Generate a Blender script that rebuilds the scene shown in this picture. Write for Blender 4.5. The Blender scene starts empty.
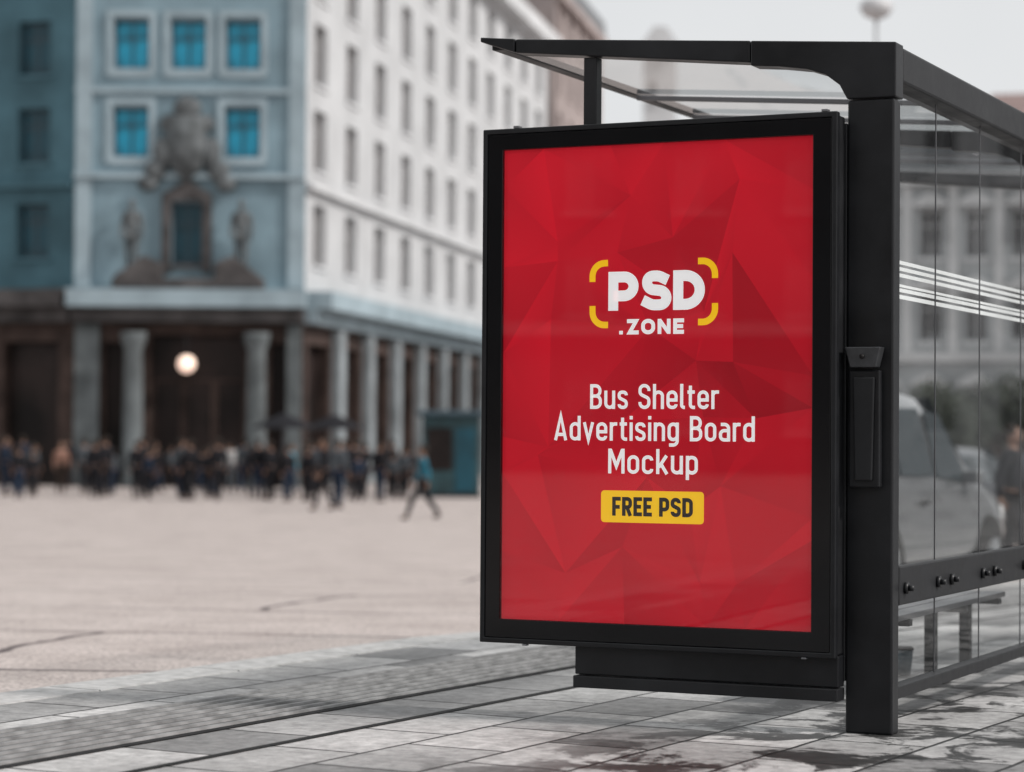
import bpy, bmesh, math, random
from mathutils import Matrix, Vector
random.seed(7)
R=math.radians
S=bpy.context.scene; COL=S.collection
PM={}
# ------------------------------------------------------------------ camera
F=2393.0; CAMZ=1.085
cam=bpy.data.cameras.new('camera'); camo=bpy.data.objects.new('camera',cam); COL.objects.link(camo)
CM=Matrix.Translation((0,0,CAMZ))@Matrix.Rotation(R(90+1.197),4,'X')@Matrix.Rotation(R(0.4),4,'Z')
camo.matrix_world=CM
cam.sensor_width=36; cam.lens=F*36/1024; cam.clip_end=6000; cam.clip_start=.1
cam.dof.use_dof=True; cam.dof.focus_distance=9.1; cam.dof.aperture_fstop=1.85
S.camera=camo
def ray(px,py):
    return (CM.to_3x3()@Vector(((px-512)/F,-(py-386)/F,-1)))
# shelter frame
TH=-25.4; O=Vector((1.184,8.73,0))
SM=Matrix.Translation(O)@Matrix.Rotation(R(TH),4,'Z'); SMi=SM.inverted()
def onboard(px,py,yl=0.0):
    o=SMi@Vector((0,0,CAMZ)); d=SMi.to_3x3()@ray(px,py)
    t=(yl-o.y)/d.y; p=o+d*t
    return p.x,p.z
# ------------------------------------------------------------------ materials
def nodes(name):
    m=bpy.data.materials.new(name); m.use_nodes=True
    nt=m.node_tree; b=nt.nodes['Principled BSDF']
    return m,nt,b
def N(nt,t,**k):
    n=nt.nodes.new(t)
    for a,v in k.items(): setattr(n,a,v)
    return n
def mat(name,c,rough=.6,spec=.4,metal=0,var=.12,scale=3.0,bump=0.0,coat=0,emis=0,ecol=None):
    m,nt,b=nodes(name)
    b.inputs['Roughness'].default_value=rough; b.inputs['Specular IOR Level'].default_value=spec
    b.inputs['Metallic'].default_value=metal; b.inputs['Coat Weight'].default_value=coat
    tc=N(nt,'ShaderNodeTexCoord'); no=N(nt,'ShaderNodeTexNoise'); no.inputs['Scale'].default_value=scale; no.inputs['Detail'].default_value=5
    nt.links.new(tc.outputs['Object'],no.inputs['Vector'])
    r=N(nt,'ShaderNodeValToRGB'); r.color_ramp.elements[0].position=.3; r.color_ramp.elements[1].position=.7
    r.color_ramp.elements[0].color=tuple(x*(1-var) for x in c)+(1,); r.color_ramp.elements[1].color=tuple(min(1,x*(1+var)) for x in c)+(1,)
    nt.links.new(no.outputs['Fac'],r.inputs['Fac']); nt.links.new(r.outputs['Color'],b.inputs['Base Color'])
    if bump:
        bp=N(nt,'ShaderNodeBump'); bp.inputs['Strength'].default_value=bump; bp.inputs['Distance'].default_value=.02
        nt.links.new(no.outputs['Fac'],bp.inputs['Height']); nt.links.new(bp.outputs['Normal'],b.inputs['Normal'])
    if emis:
        b.inputs['Emission Color'].default_value=(ecol or c)+(1,); b.inputs['Emission Strength'].default_value=emis
    return m
def paintmat(name,c,rough):
    m,nt,b=nodes(name); L=nt.links.new
    tc=N(nt,'ShaderNodeTexCoord'); n1=N(nt,'ShaderNodeTexNoise'); n1.inputs['Scale'].default_value=260; L(tc.outputs['Object'],n1.inputs[0])
    n2=N(nt,'ShaderNodeTexNoise'); n2.inputs['Scale'].default_value=3.5; n2.inputs['Detail'].default_value=7; n2.inputs['Roughness'].default_value=.65; L(tc.outputs['Object'],n2.inputs[0])
    mr=N(nt,'ShaderNodeMapRange'); mr.inputs[1].default_value=.3; mr.inputs[2].default_value=.7; mr.inputs[3].default_value=rough-.1; mr.inputs[4].default_value=rough+.12; L(n2.outputs[0],mr.inputs[0]); L(mr.outputs[0],b.inputs['Roughness'])
    r=N(nt,'ShaderNodeValToRGB'); r.color_ramp.elements[0].position=.35; r.color_ramp.elements[1].position=.75
    r.color_ramp.elements[0].color=tuple(x*.8 for x in c)+(1,); r.color_ramp.elements[1].color=tuple(x*1.7 for x in c)+(1,); L(n2.outputs[0],r.inputs[0]); L(r.outputs[0],b.inputs['Base Color'])
    b.inputs['Specular IOR Level'].default_value=.3
    bp=N(nt,'ShaderNodeBump'); bp.inputs['Strength'].default_value=.12; bp.inputs['Distance'].default_value=.001; L(n1.outputs[0],bp.inputs['Height']); L(bp.outputs[0],b.inputs['Normal']); return m
def glassmat(name,tint=(.9,.93,.93),ior=1.45,rough=.02):
    m,nt,b=nodes(name); nt.nodes.remove(b)
    out=nt.nodes['Material Output']; tr=N(nt,'ShaderNodeBsdfTransparent'); tr.inputs[0].default_value=tint+(1,)
    gl=N(nt,'ShaderNodeBsdfGlossy'); gl.inputs['Roughness'].default_value=rough
    ge=N(nt,'ShaderNodeNewGeometry'); mr=N(nt,'ShaderNodeMapRange'); mr.inputs[3].default_value=ior; mr.inputs[4].default_value=1/ior
    nt.links.new(ge.outputs['Backfacing'],mr.inputs[0])
    fr=N(nt,'ShaderNodeFresnel'); nt.links.new(mr.outputs[0],fr.inputs['IOR'])
    mx=N(nt,'ShaderNodeMixShader'); nt.links.new(fr.outputs[0],mx.inputs[0]); nt.links.new(tr.outputs[0],mx.inputs[1]); nt.links.new(gl.outputs[0],mx.inputs[2])
    nt.links.new(mx.outputs[0],out.inputs[0]); return m
M={}
M['black']=paintmat('black_paint',(.009,.0095,.011),.38)
M['black2']=paintmat('black_paint_satin',(.012,.0125,.014),.48)
M['bgloss']=mat('black_gloss',(.005,.005,.006),.14,.3,0,.2,5)
M['grey']=mat('grey_metal',(.18,.18,.19),.4,.5,.6)
M['steel']=mat('steel',(.45,.46,.47),.3,.5,.9)
M['lock']=mat('lock_grey',(.05,.052,.056),.35,.5,.3,.2,30)
M['glass']=glassmat('shelter_glass',(.92,.935,.935),1.36)
M['roofglass']=glassmat('roof_glass',(.88,.90,.90),1.30)
M['cover']=glassmat('poster_cover_glass',(.985,.985,.985),1.40,.012)
M['white']=mat('white_print',(.9,.9,.9),.5,.2,0,.01,emis=.36)  # glow added to lift the white lettering
M['frost']=mat('frosted_strip',(.85,.86,.86),.5,.3)
M['yellow']=mat('yellow_print',(.95,.56,.006),.5,.2,0,.02,emis=.36)  # glow added to lift the yellow print
M['ink']=mat('dark_print',(.012,.01,.01),.5,.3)
M['stoneshade']=mat('shaded_stone',(.20,.285,.33),.8,.2,0,.28,.5)  # the facade's shade and its blue tint put into the stone colour
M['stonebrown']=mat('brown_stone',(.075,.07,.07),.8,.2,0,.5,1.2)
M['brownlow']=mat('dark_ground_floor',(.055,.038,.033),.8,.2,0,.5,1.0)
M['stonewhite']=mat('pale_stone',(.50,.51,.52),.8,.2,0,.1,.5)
M['stonegrey']=mat('grey_stone',(.36,.38,.39),.8,.2,0,.2,.5)
M['hazy']=mat('hazy_stone',(.6,.61,.62),.8,.2,0,.1,.5)  # distance haze put into the colour as a paler stone
M['trim']=mat('stone_trim',(.30,.375,.415),.8,.2,0,.2,.7)
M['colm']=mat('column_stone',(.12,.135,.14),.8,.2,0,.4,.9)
M['pila']=mat('pilaster_stone',(.24,.27,.285),.8,.2,0,.3,.8)
M['trimw']=mat('pale_trim',(.56,.57,.58),.8,.2,0,.1,.7)
M['shop']=mat('dark_shop_glass',(.018,.012,.011),.5,.2,0,.8,.5)
M['teal']=mat('sky_teal_glass',(.008,.34,.52),.3,.5,0,.55,1.0)  # bright teal base colour stands for sky reflected in the panes
M['tealdark']=mat('dark_teal_glass',(.006,.055,.08),.3,.4,0,.4,1.0)
M['wframe']=mat('window_frame',(.05,.08,.10),.5,.3)
M['wpane']=mat('window_pane',(.085,.07,.068),.3,.4,0,.4,.6)
M['dpane']=mat('dark_window_pane',(.05,.05,.052),.3,.5,0,.6,.6)
M['wframeb']=mat('window_frame_pale',(.36,.36,.36),.5,.3)
M['hpane']=mat('hazy_pane',(.33,.34,.35),.4,.4)  # pane colour lightened to stand for distance haze
M['brownwall']=mat('brown_wall',(.33,.28,.27),.8,.2,0,.2,.4)
M['roof']=mat('roof_slate',(.16,.17,.18),.7,.3)
M['redroof']=mat('red_roof',(.50,.38,.36),.7,.3)  # red paled in the colour to stand for distance haze
M['lampglow']=mat('lamp_globe',(.9,.75,.6),.5,.3,0,.02,emis=1.0,ecol=(1,.68,.56))
M['bark']=mat('bark',(.08,.06,.05),.9,.2,0,.3,10)
M['leaf']=mat('leaf',(.04,.048,.036),.7,.3,0,.4,2)
M['skin']=mat('skin',(.24,.14,.10),.6,.3)
M['hair']=mat('hair',(.02,.014,.01),.7,.3)
M['tyre']=mat('tyre',(.02,.02,.02),.8,.2)
M['carglass']=mat('car_glass',(.03,.04,.045),.1,.6)
M['light']=mat('headlight_lens',(.7,.7,.7),.2,.6)
M['redlight']=mat('tail_light',(.4,.02,.02),.3,.5)
M['kiosk']=mat('kiosk_teal',(.018,.05,.058),.5,.4,0,.4,2)
def cloth(c): return mat('cloth',c,.85,.2,0,.25,8)
# ------------------------------------------------------------------ mesh builder
class MB:
    def __init__(s,M=None): s.v=[]; s.f=[]; s.M=M or Matrix()
    def add(s,vs,fs):
        n=len(s.v); s.v+= [s.M@Vector(v) for v in vs]; s.f+=[tuple(i+n for i in f) for f in fs]; return s
    def box(s,x0,x1,y0,y1,z0,z1):
        return s.add([(x0,y0,z0),(x1,y0,z0),(x1,y1,z0),(x0,y1,z0),(x0,y0,z1),(x1,y0,z1),(x1,y1,z1),(x0,y1,z1)],
          [(0,3,2,1),(4,5,6,7),(0,1,5,4),(1,2,6,5),(2,3,7,6),(3,0,4,7)])
    def prism(s,poly,y0,y1):       # poly in x,z
        n=len(poly)
        a=sum(poly[i][0]*poly[(i+1)%n][1]-poly[(i+1)%n][0]*poly[i][1] for i in range(n))
        if a<0: poly=poly[::-1]
        return s.add([(x,y0,z) for x,z in poly]+[(x,y1,z) for x,z in poly],
          [tuple(range(n)),tuple(range(2*n-1,n-1,-1))]+[(i,i+n,(i+1)%n+n,(i+1)%n) for i in range(n)])
    def cyl(s,p0,p1,r0,r1=None,n=14):
        r1=r0 if r1 is None else r1; p0=Vector(p0); p1=Vector(p1); d=(p1-p0).normalized()
        a=d.orthogonal().normalized(); b=d.cross(a)
        vs=[]; 
        for p,r in ((p0,r0),(p1,r1)):
            for i in range(n):
                t=2*math.pi*i/n; vs.append(p+a*math.cos(t)*r+b*math.sin(t)*r)
        return s.add(vs,[(i,(i+1)%n,(i+1)%n+n,i+n) for i in range(n)]+[tuple(range(n-1,-1,-1)),tuple(range(n,2*n))])
    def lathe(s,prof,n=20,c=(0,0,0)):
        vs=[]; k=len(prof)
        for r,z in prof:
            for i in range(n):
                t=2*math.pi*i/n; vs.append((c[0]+r*math.cos(t),c[1]+r*math.sin(t),c[2]+z))
        fs=[(j*n+i,j*n+(i+1)%n,(j+1)*n+(i+1)%n,(j+1)*n+i) for j in range(k-1) for i in range(n)]
        fs+=[tuple(range(n-1,-1,-1)),tuple(range((k-1)*n,k*n))]
        return s.add(vs,fs)
    def ball(s,c,r,n=12,m=8):
        rx,ry,rz=(r,r,r) if not isinstance(r,tuple) else r
        prof=[(max(.001,math.sin(math.pi*j/m)),-math.cos(math.pi*j/m)) for j in range(m+1)]
        vs=[];fs=[]
        for a,z in prof:
            for i in range(n):
                t=2*math.pi*i/n; vs.append((c[0]+rx*a*math.cos(t),c[1]+ry*a*math.sin(t),c[2]+rz*z))
        for j in range(m):
            for i in range(n): fs.append((j*n+i,j*n+(i+1)%n,(j+1)*n+(i+1)%n,(j+1)*n+i))
        return s.add(vs,fs)
    def mesh(s,name,mt,smooth=False):
        me=bpy.data.meshes.new(name); me.from_pydata([tuple(v) for v in s.v],[],s.f)
        if mt: me.materials.append(mt)
        if smooth:
            for p in me.polygons: p.use_smooth=True
        me.update(); return me
    def build(s,name,mt,parent=None,bevel=0,smooth=False,local=True,matrix=None):
        me=s.mesh(name,mt,smooth)
        o=bpy.data.objects.new(name,me); COL.objects.link(o)
        if matrix is not None: o.matrix_basis=matrix
        if parent is not None:
            o.parent=parent
            if not local: o.matrix_parent_inverse=PM[parent.name].inverted()
        PM[o.name]=matrix.copy() if matrix is not None else (Matrix() if not local or parent is None else PM.get(parent.name,Matrix()).copy())
        if bevel:
            b=o.modifiers.new('bevel','BEVEL'); b.width=bevel; b.segments=2; b.limit_method='ANGLE'; b.angle_limit=R(40)
        return o
def tag(o,label=None,cat=None,group=None,kind=None):
    if label: o['label']=label
    if cat: o['category']=cat
    if group: o['group']=group
    if kind: o['kind']=kind
    return o
def thing(name,mtx,label,cat,group=None):
    o=bpy.data.objects.new(name,None); COL.objects.link(o); o.matrix_basis=mtx; o.empty_display_size=.2
    PM[o.name]=mtx.copy(); return tag(o,label,cat,group)
def T(x,y,z,rz=0): return Matrix.Translation((x,y,z))@Matrix.Rotation(R(rz),4,'Z')
# ------------------------------------------------------------------ ground
def g(Y):
    t=max(0,min(1,(Y-12.8)/62)); 
    return -.84*(1-(1-t)**2)*1.0 if t>0 else 0
PT=29.0; cP,sP=math.cos(R(PT)),math.sin(R(PT))
def worldY(q,s): return -sP*q+cP*s
def sheet(name,qs,ss,zf,mt,cat=None):
    mb=MB(); nq=len(qs)
    vs=[(q,s,zf(q)+g(worldY(q,s))) for s in ss for q in qs]
    mb.add(vs,[(j*nq+i,j*nq+i+1,(j+1)*nq+i+1,(j+1)*nq+i) for j in range(len(ss)-1) for i in range(nq-1)])
    o=mb.build(name,mt,matrix=Matrix.Rotation(R(-PT),4,'Z')); tag(o,kind='structure'); return o
def ramp(nt,a,b,ca,cb):
    r=N(nt,'ShaderNodeValToRGB'); e=r.color_ramp.elements; e[0].position=a; e[1].position=b
    e[0].color=(ca,ca,ca,1) if not isinstance(ca,tuple) else ca+(1,); e[1].color=(cb,cb,cb,1) if not isinstance(cb,tuple) else cb+(1,); return r
def paving():
    m,nt,b=nodes('paving_stone'); L=nt.links.new
    tc=N(nt,'ShaderNodeTexCoord'); mp=N(nt,'ShaderNodeMapping'); mp.inputs['Rotation'].default_value=(0,0,R(90)); L(tc.outputs['Object'],mp.inputs[0])
    wob=N(nt,'ShaderNodeTexNoise'); wob.inputs['Scale'].default_value=2.5; L(mp.outputs[0],wob.inputs[0])
    ad=N(nt,'ShaderNodeMixRGB',blend_type='ADD'); ad.inputs[0].default_value=.018; L(mp.outputs[0],ad.inputs[1]); L(wob.outputs['Color'],ad.inputs[2])
    br=N(nt,'ShaderNodeTexBrick'); br.offset=.5; L(ad.outputs[0],br.inputs['Vector'])
    br.inputs['Scale'].default_value=1; br.inputs['Brick Width'].default_value=.6; br.inputs['Row Height'].default_value=.4
    br.inputs['Mortar Size'].default_value=.011; br.inputs['Mortar Smooth'].default_value=.5; br.inputs['Bias'].default_value=.05
    br.inputs['Color1'].default_value=(.20,.20,.20,1); br.inputs['Color2'].default_value=(.52,.515,.51,1); br.inputs['Mortar'].default_value=(.03,.03,.03,1)
    no=N(nt,'ShaderNodeTexNoise'); no.inputs['Scale'].default_value=14; no.inputs['Detail'].default_value=9; no.inputs['Roughness'].default_value=.75; L(tc.outputs['Object'],no.inputs[0])
    r1=ramp(nt,.3,.7,.48,1.28); L(no.outputs[0],r1.inputs[0])
    mu=N(nt,'ShaderNodeMixRGB',blend_type='MULTIPLY'); mu.inputs[0].default_value=1; L(br.outputs['Color'],mu.inputs[1]); L(r1.outputs[0],mu.inputs[2])
    nb=N(nt,'ShaderNodeTexNoise'); nb.inputs['Scale'].default_value=.9; nb.inputs['Detail'].default_value=5; L(tc.outputs['Object'],nb.inputs[0])
    rb=ramp(nt,.35,.65,.68,1.12); L(nb.outputs[0],rb.inputs[0])
    mu2=N(nt,'ShaderNodeMixRGB',blend_type='MULTIPLY'); mu2.inputs[0].default_value=1; L(mu.outputs[0],mu2.inputs[1]); L(rb.outputs[0],mu2.inputs[2]); mu=mu2
    n2=N(nt,'ShaderNodeTexNoise'); n2.inputs['Scale'].default_value=2.3; n2.inputs['Detail'].default_value=9; n2.inputs['Roughness'].default_value=.68; n2.inputs['Distortion'].default_value=.5; L(tc.outputs['Object'],n2.inputs[0])
    r2=ramp(nt,.495,.545,0,1); L(n2.outputs[0],r2.inputs[0])
    sp=N(nt,'ShaderNodeSeparateXYZ'); L(tc.outputs['Object'],sp.inputs[0])
    mr=N(nt,'ShaderNodeMapRange'); mr.inputs[1].default_value=-4.4; mr.inputs[2].default_value=-3.5; L(sp.outputs['X'],mr.inputs[0])
    mm=N(nt,'ShaderNodeMath',operation='MULTIPLY'); L(r2.outputs[0],mm.inputs[0]); L(mr.outputs[0],mm.inputs[1])
    mx=N(nt,'ShaderNodeMixRGB'); L(mm.outputs[0],mx.inputs[0]); L(mu.outputs[0],mx.inputs[1]); 
    dk=N(nt,'ShaderNodeMixRGB',blend_type='MULTIPLY'); dk.inputs[0].default_value=1; L(mu.outputs[0],dk.inputs[1]); dk.inputs[2].default_value=(.10,.10,.10,1); L(dk.outputs[0],mx.inputs[2])
    L(mx.outputs[0],b.inputs['Base Color'])
    ro=N(nt,'ShaderNodeMapRange'); ro.inputs[3].default_value=.6; ro.inputs[4].default_value=.5; L(mm.outputs[0],ro.inputs[0]); L(ro.outputs[0],b.inputs['Roughness'])
    b.inputs['Specular IOR Level'].default_value=.22
    bp=N(nt,'ShaderNodeBump'); bp.inputs['Strength'].default_value=.55; bp.inputs['Distance'].default_value=.012
    s1=N(nt,'ShaderNodeMath',operation='MULTIPLY_ADD'); L(no.outputs[0],s1.inputs[0]); s1.inputs[1].default_value=.4
    inv=N(nt,'ShaderNodeMath',operation='SUBTRACT'); inv.inputs[0].default_value=1; L(br.outputs['Fac'],inv.inputs[1]); L(inv.outputs[0],s1.inputs[2])
    L(s1.outputs[0],bp.inputs['Height']); L(bp.outputs[0],b.inputs['Normal']); return m
def roadmat():
    m,nt,b=nodes('plaza_surface'); L=nt.links.new
    tc=N(nt,'ShaderNodeTexCoord'); no=N(nt,'ShaderNodeTexNoise'); no.inputs['Scale'].default_value=1.2; no.inputs['Detail'].default_value=10; no.inputs['Roughness'].default_value=.72; L(tc.outputs['Object'],no.inputs[0])
    r1=ramp(nt,.3,.7,(.37,.32,.30),(.54,.48,.455)); L(no.outputs[0],r1.inputs[0])
    n3=N(nt,'ShaderNodeTexNoise'); n3.inputs['Scale'].default_value=.35; n3.inputs['Detail'].default_value=6; L(tc.outputs['Object'],n3.inputs[0])
    ad=N(nt,'ShaderNodeMixRGB',blend_type='ADD'); ad.inputs[0].default_value=1.0; mp=N(nt,'ShaderNodeMapping'); mp.inputs['Rotation'].default_value=(0,0,R(12)); L(tc.outputs['Object'],mp.inputs[0]); L(mp.outputs[0],ad.inputs[1]); L(n3.outputs['Color'],ad.inputs[2])
    br=N(nt,'ShaderNodeTexBrick'); br.inputs['Scale'].default_value=1; br.inputs['Brick Width'].default_value=14; br.inputs['Row Height'].default_value=3.0; br.inputs['Mortar Size'].default_value=.05; br.inputs['Mortar Smooth'].default_value=.5; br.offset=.37
    L(ad.outputs[0],br.inputs['Vector'])
    n4=N(nt,'ShaderNodeTexNoise'); n4.inputs['Scale'].default_value=.8; L(tc.outputs['Object'],n4.inputs[0])
    m4=N(nt,'ShaderNodeMapRange'); m4.inputs[1].default_value=.28; m4.inputs[2].default_value=.44; L(n4.outputs[0],m4.inputs[0])
    mm=N(nt,'ShaderNodeMath',operation='MULTIPLY'); L(br.outputs['Fac'],mm.inputs[0]); L(m4.outputs[0],mm.inputs[1])
    mx=N(nt,'ShaderNodeMixRGB'); L(mm.outputs[0],mx.inputs[0]); L(r1.outputs[0],mx.inputs[1]); mx.inputs[2].default_value=(.11,.09,.09,1)
    n5=N(nt,'ShaderNodeTexNoise'); n5.inputs['Scale'].default_value=40; n5.inputs['Detail'].default_value=4; L(tc.outputs['Object'],n5.inputs[0])
    r5=ramp(nt,.35,.65,.58,1.2); L(n5.outputs[0],r5.inputs[0])
    mu=N(nt,'ShaderNodeMixRGB',blend_type='MULTIPLY'); mu.inputs[0].default_value=1; L(mx.outputs[0],mu.inputs[1]); L(r5.outputs[0],mu.inputs[2])
    L(mu.outputs[0],b.inputs['Base Color']); b.inputs['Roughness'].default_value=.8; b.inputs['Specular IOR Level'].default_value=.25
    bp=N(nt,'ShaderNodeBump'); bp.inputs['Strength'].default_value=.4; bp.inputs['Distance'].default_value=.01; L(no.outputs[0],bp.inputs['Height']); L(bp.outputs[0],b.inputs['Normal']); return m
ys=[-3500,-500,-60,-20,0]+[8+2*i for i in range(44)]+[120,200,500,1500,3500]
mb=MB(); xs=[-2500,-300,-60,-20,0,20,60,300,2500]
mb.add([(x,y,g(y)-.12) for y in ys for x in xs],[(j*9+i,j*9+i+1,(j+1)*9+i+1,(j+1)*9+i) for j in range(len(ys)-1) for i in range(8)])
tag(mb.build('road',roadmat()),kind='structure')
ss=[-8+1*i for i in range(100)]
sheet('pavement',[-6.4+1*i for i in range(24)],ss,lambda q:0,paving())
kerbm=mat('kerb_granite',(.42,.415,.41),.7,.3,0,.25,14,.3)
kq=[(-6.70,-.15),(-6.70,-.012),(-6.685,.004),(-6.41,.004),(-6.40,-.02)]
mb=MB(); n=len(kq)
for k in range(0,92):
    s0,s1=-8+k+.006,-8+k+1-.006
    vs=[(q,s,z+g(worldY(q,s))) for s in (s0,s1) for q,z in kq]
    mb.add(vs,[(i,i+1,n+i+1,n+i) for i in range(n-1)]+[tuple(range(n-1,-1,-1)),tuple(range(n,2*n))])
tag(mb.build('kerb',kerbm,matrix=Matrix.Rotation(R(-PT),4,'Z')),kind='structure')
ST_=[-8+1*i for i in range(60)]
sheet('tactile_strip',[-5.83,-5.18],ST_,lambda q:.004,mat('strip_bed',(.018,.018,.019),.8,.15,0,.4,12))  # groove shade put into the colour: near-black bed between the ribs
mb=MB(); nr=8; per=.63/nr
for k in range(nr):
    q=-5.82+per*k; pr_=[(q+.012,.0045),(q+.016,.013),(q+.042,.013),(q+.046,.0045)]
    vs=[(a,s,z+g(worldY(a,s))) for s in ST_ for a,z in pr_]
    mb.add(vs,[(j*4+i,j*4+i+1,(j+1)*4+i+1,(j+1)*4+i) for j in range(len(ST_)-1) for i in range(3)])
tag(mb.build('tactile_ribs',mat('rib_stone',(.20,.20,.20),.65,.3,0,.4,10,.3),matrix=Matrix.Rotation(R(-PT),4,'Z')),kind='structure')
sheet('slot_drain',[-4.80,-4.764],ST_,lambda q:.004,mat('slot_drain',(.008,.008,.008),.7,.2))
# ------------------------------------------------------------------ advertising board
bd=thing('advertising_board',SM,'large black framed advertising board with a red poster on the shelter end','advertising board')
W=1.442; Z0=.282; Z1=2.282
def ring4(x0,x1,z0,z1,wl,wr,wb,wt,y0,y1):
    o=[(x0,z0),(x1,z0),(x1,z1),(x0,z1)]; i=[(x0+wl,z0+wb),(x1-wr,z0+wb),(x1-wr,z1-wt),(x0+wl,z1-wt)]
    vs=[(x,y0,z) for x,z in o]+[(x,y0,z) for x,z in i]+[(x,y1,z) for x,z in o]+[(x,y1,z) for x,z in i]
    fs=[]
    for k in range(4):
        l=(k+1)%4
        fs+=[(k,l,4+l,4+k),(8+l,8+k,12+k,12+l),(k,8+k,8+l,l),(4+k,4+l,12+l,12+k)]
    return vs,fs
def ring(x0,x1,z0,z1,w,y0,y1): return ring4(x0,x1,z0,z1,w,w,w,w,y0,y1)
fl,fr_,fb,ft=.084,.094,.092,.082
mb=MB(); mb.box(-W+.008,-.008,.034,.118,Z0+.008,Z1-.008); mb.build('housing',M['black2'],bd,.006)
mb=MB(); mb.box(-.07,-.001,.1185,.19,.19,Z1-.03); mb.build('mounting_plate',M['black2'],bd,.003)
mb=MB(); mb.add(*ring(-W,0,Z0,Z1,.020,-.004,.032)); mb.build('outer_frame',M['black'],bd,.004)
mb=MB(); mb.add(*ring4(-W+.022,-.022,Z0+.022,Z1-.022,fl-.022,fr_-.022,fb-.022,ft-.022,.0,.030)); mb.build('frame_border',M['bgloss'],bd,.002)
px0,px1,pz0,pz1=-W+fl+.001,-fr_-.001,Z0+fb+.001,Z1-ft-.001
def postermat():
    m,nt,b=nodes('poster_print'); L=nt.links.new
    a=N(nt,'ShaderNodeAttribute'); a.attribute_name='facet'
    L(a.outputs['Color'],b.inputs['Base Color']); L(a.outputs['Color'],b.inputs['Emission Color']); b.inputs['Emission Strength'].default_value=.28  # self-glow added so the print comes out brighter
    b.inputs['Roughness'].default_value=.55; b.inputs['Specular IOR Level'].default_value=.1; return m
rnd=random.Random(11); nx,nz=5,7; P={}
for j in range(nz+1):
    for i in range(nx+1):
        x=px0+(px1-px0)*i/nx; z=pz0+(pz1-pz0)*j/nz
        if 0<i<nx: x+=rnd.uniform(-.11,.11)
        if 0<j<nz: z+=rnd.uniform(-.12,.12)
        P[i,j]=(x,.016,z)
keys=list(P); idx={k:n for n,k in enumerate(keys)}
fs=[]
for j in range(nz):
    for i in range(nx):
        a,b_,c,d=idx[i,j],idx[i+1,j],idx[i+1,j+1],idx[i,j+1]
        fs+= [(a,b_,c),(a,c,d)] if rnd.random()<.5 else [(a,b_,d),(b_,c,d)]
mb=MB(); mb.add([P[k] for k in keys],fs); poster=mb.build('poster',postermat(),bd)
ca=poster.data.color_attributes.new('facet','FLOAT_COLOR','CORNER')
for p in poster.data.polygons:
    c=p.center; u=(c.x-px0)/(px1-px0); v=(c.z-pz0)/(pz1-pz0)
    hot=math.exp(-((u-.80)**2/.11+(v-.54)**2/.06))
    amp=.06+.20*hot+.04*(v>.6)
    k=1+rnd.uniform(-amp,amp*.6); k*=(1-.24*hot)
    for li in p.loop_indices:
        vv=poster.data.vertices[poster.data.loops[li].vertex_index].co; kk=k*(1+.13*rnd.uniform(-1,1))*(1+.16*((vv.z-pz0)/(pz1-pz0)-.4))
        ca.data[li].color=(.56*kk,.007*kk+.001,.020*kk+.002,1)
mb=MB(); mb.box(px0,px1,.0045,.0085,pz0,pz1); mb.build('cover_glass',M['cover'],bd)
mb=MB(); mb.box(-1.056,-.003,.045,.118,.172,Z0+.005); mb.build('plinth',M['black'],bd,.004)
mb=MB(); mb.box(-1.058,-.002,.03,.118,.122,.168); mb.build('plinth_lip',M['black2'],bd,.004)
for x in (-1.30,-.05):
    mb=MB(); mb.box(x-.012,x+.012,-.002,.03,Z1+.0005,Z1+.010); mb.build('top_clip',M['grey'],bd,.002)
for x in (-1.25,-.12):
    mb=MB(); mb.box(x-.01,x+.01,-.003,.02,Z0-.007,Z0-.0005); mb.build('bottom_catch',M['grey'],bd,.002)
# lettering
def path(pts,closed=False,n=10):
    P_=[(p[0],p[1],(p[2] if len(p)>2 else 0)) for p in pts]; out=[]; k=len(P_)
    for i,(x,y,r) in enumerate(P_):
        if r==0 or (not closed and i in (0,k-1)): out.append(Vector((x,y))); continue
        a=Vector(P_[i-1][:2]); c=Vector(P_[(i+1)%k][:2]); b=Vector((x,y))
        da=(a-b); dc=(c-b); la,lc=da.length,dc.length; da.normalize(); dc.normalize()
        ang=da.angle(dc); t=min(r/math.tan(ang/2),la*.5 if (P_[i-1][2]) else la,lc*.5 if P_[(i+1)%k][2] else lc)
        rr=t*math.tan(ang/2); p0=b+da*t; p1=b+dc*t; cen=b+(da+dc).normalized()*(rr/math.sin(ang/2))
        v0=p0-cen; v1=p1-cen; tot=v0.angle_signed(v1) if v0.length>1e-6 else 0
        for s in range(n+1):
            th=-tot*s/n; cs,sn=math.cos(th),math.sin(th)
            out.append(cen+Vector((v0.x*cs-v0.y*sn,v0.x*sn+v0.y*cs)))
    res=[out[0]]
    for p in out[1:]:
        if (p-res[-1]).length>1e-4: res.append(p)
    if closed and (res[0]-res[-1]).length<1e-4: res.pop()
    return res,closed
def ribbon(pl,closed,t):
    n=len(pl); L_,R_=[],[]
    for i,p in enumerate(pl):
        a=pl[i-1] if (i>0 or closed) else None; c=pl[(i+1)%n] if (i<n-1 or closed) else None
        d0=(p-a).normalized() if a is not None else None; d1=(c-p).normalized() if c is not None else None
        if d0 is None: d0=d1
        if d1 is None: d1=d0
        n0=Vector((-d0.y,d0.x)); n1=Vector((-d1.y,d1.x)); m=(n0+n1)
        m=n0 if m.length<1e-4 else m.normalized()
        s=1/max(.28,m.dot(n0)); L_.append(p+m*s*t/2); R_.append(p-m*s*t/2)
    fs=[(i,(i+1)%n,n+(i+1)%n,n+i) for i in range(n if closed else n-1)]
    return L_+R_,fs
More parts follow.
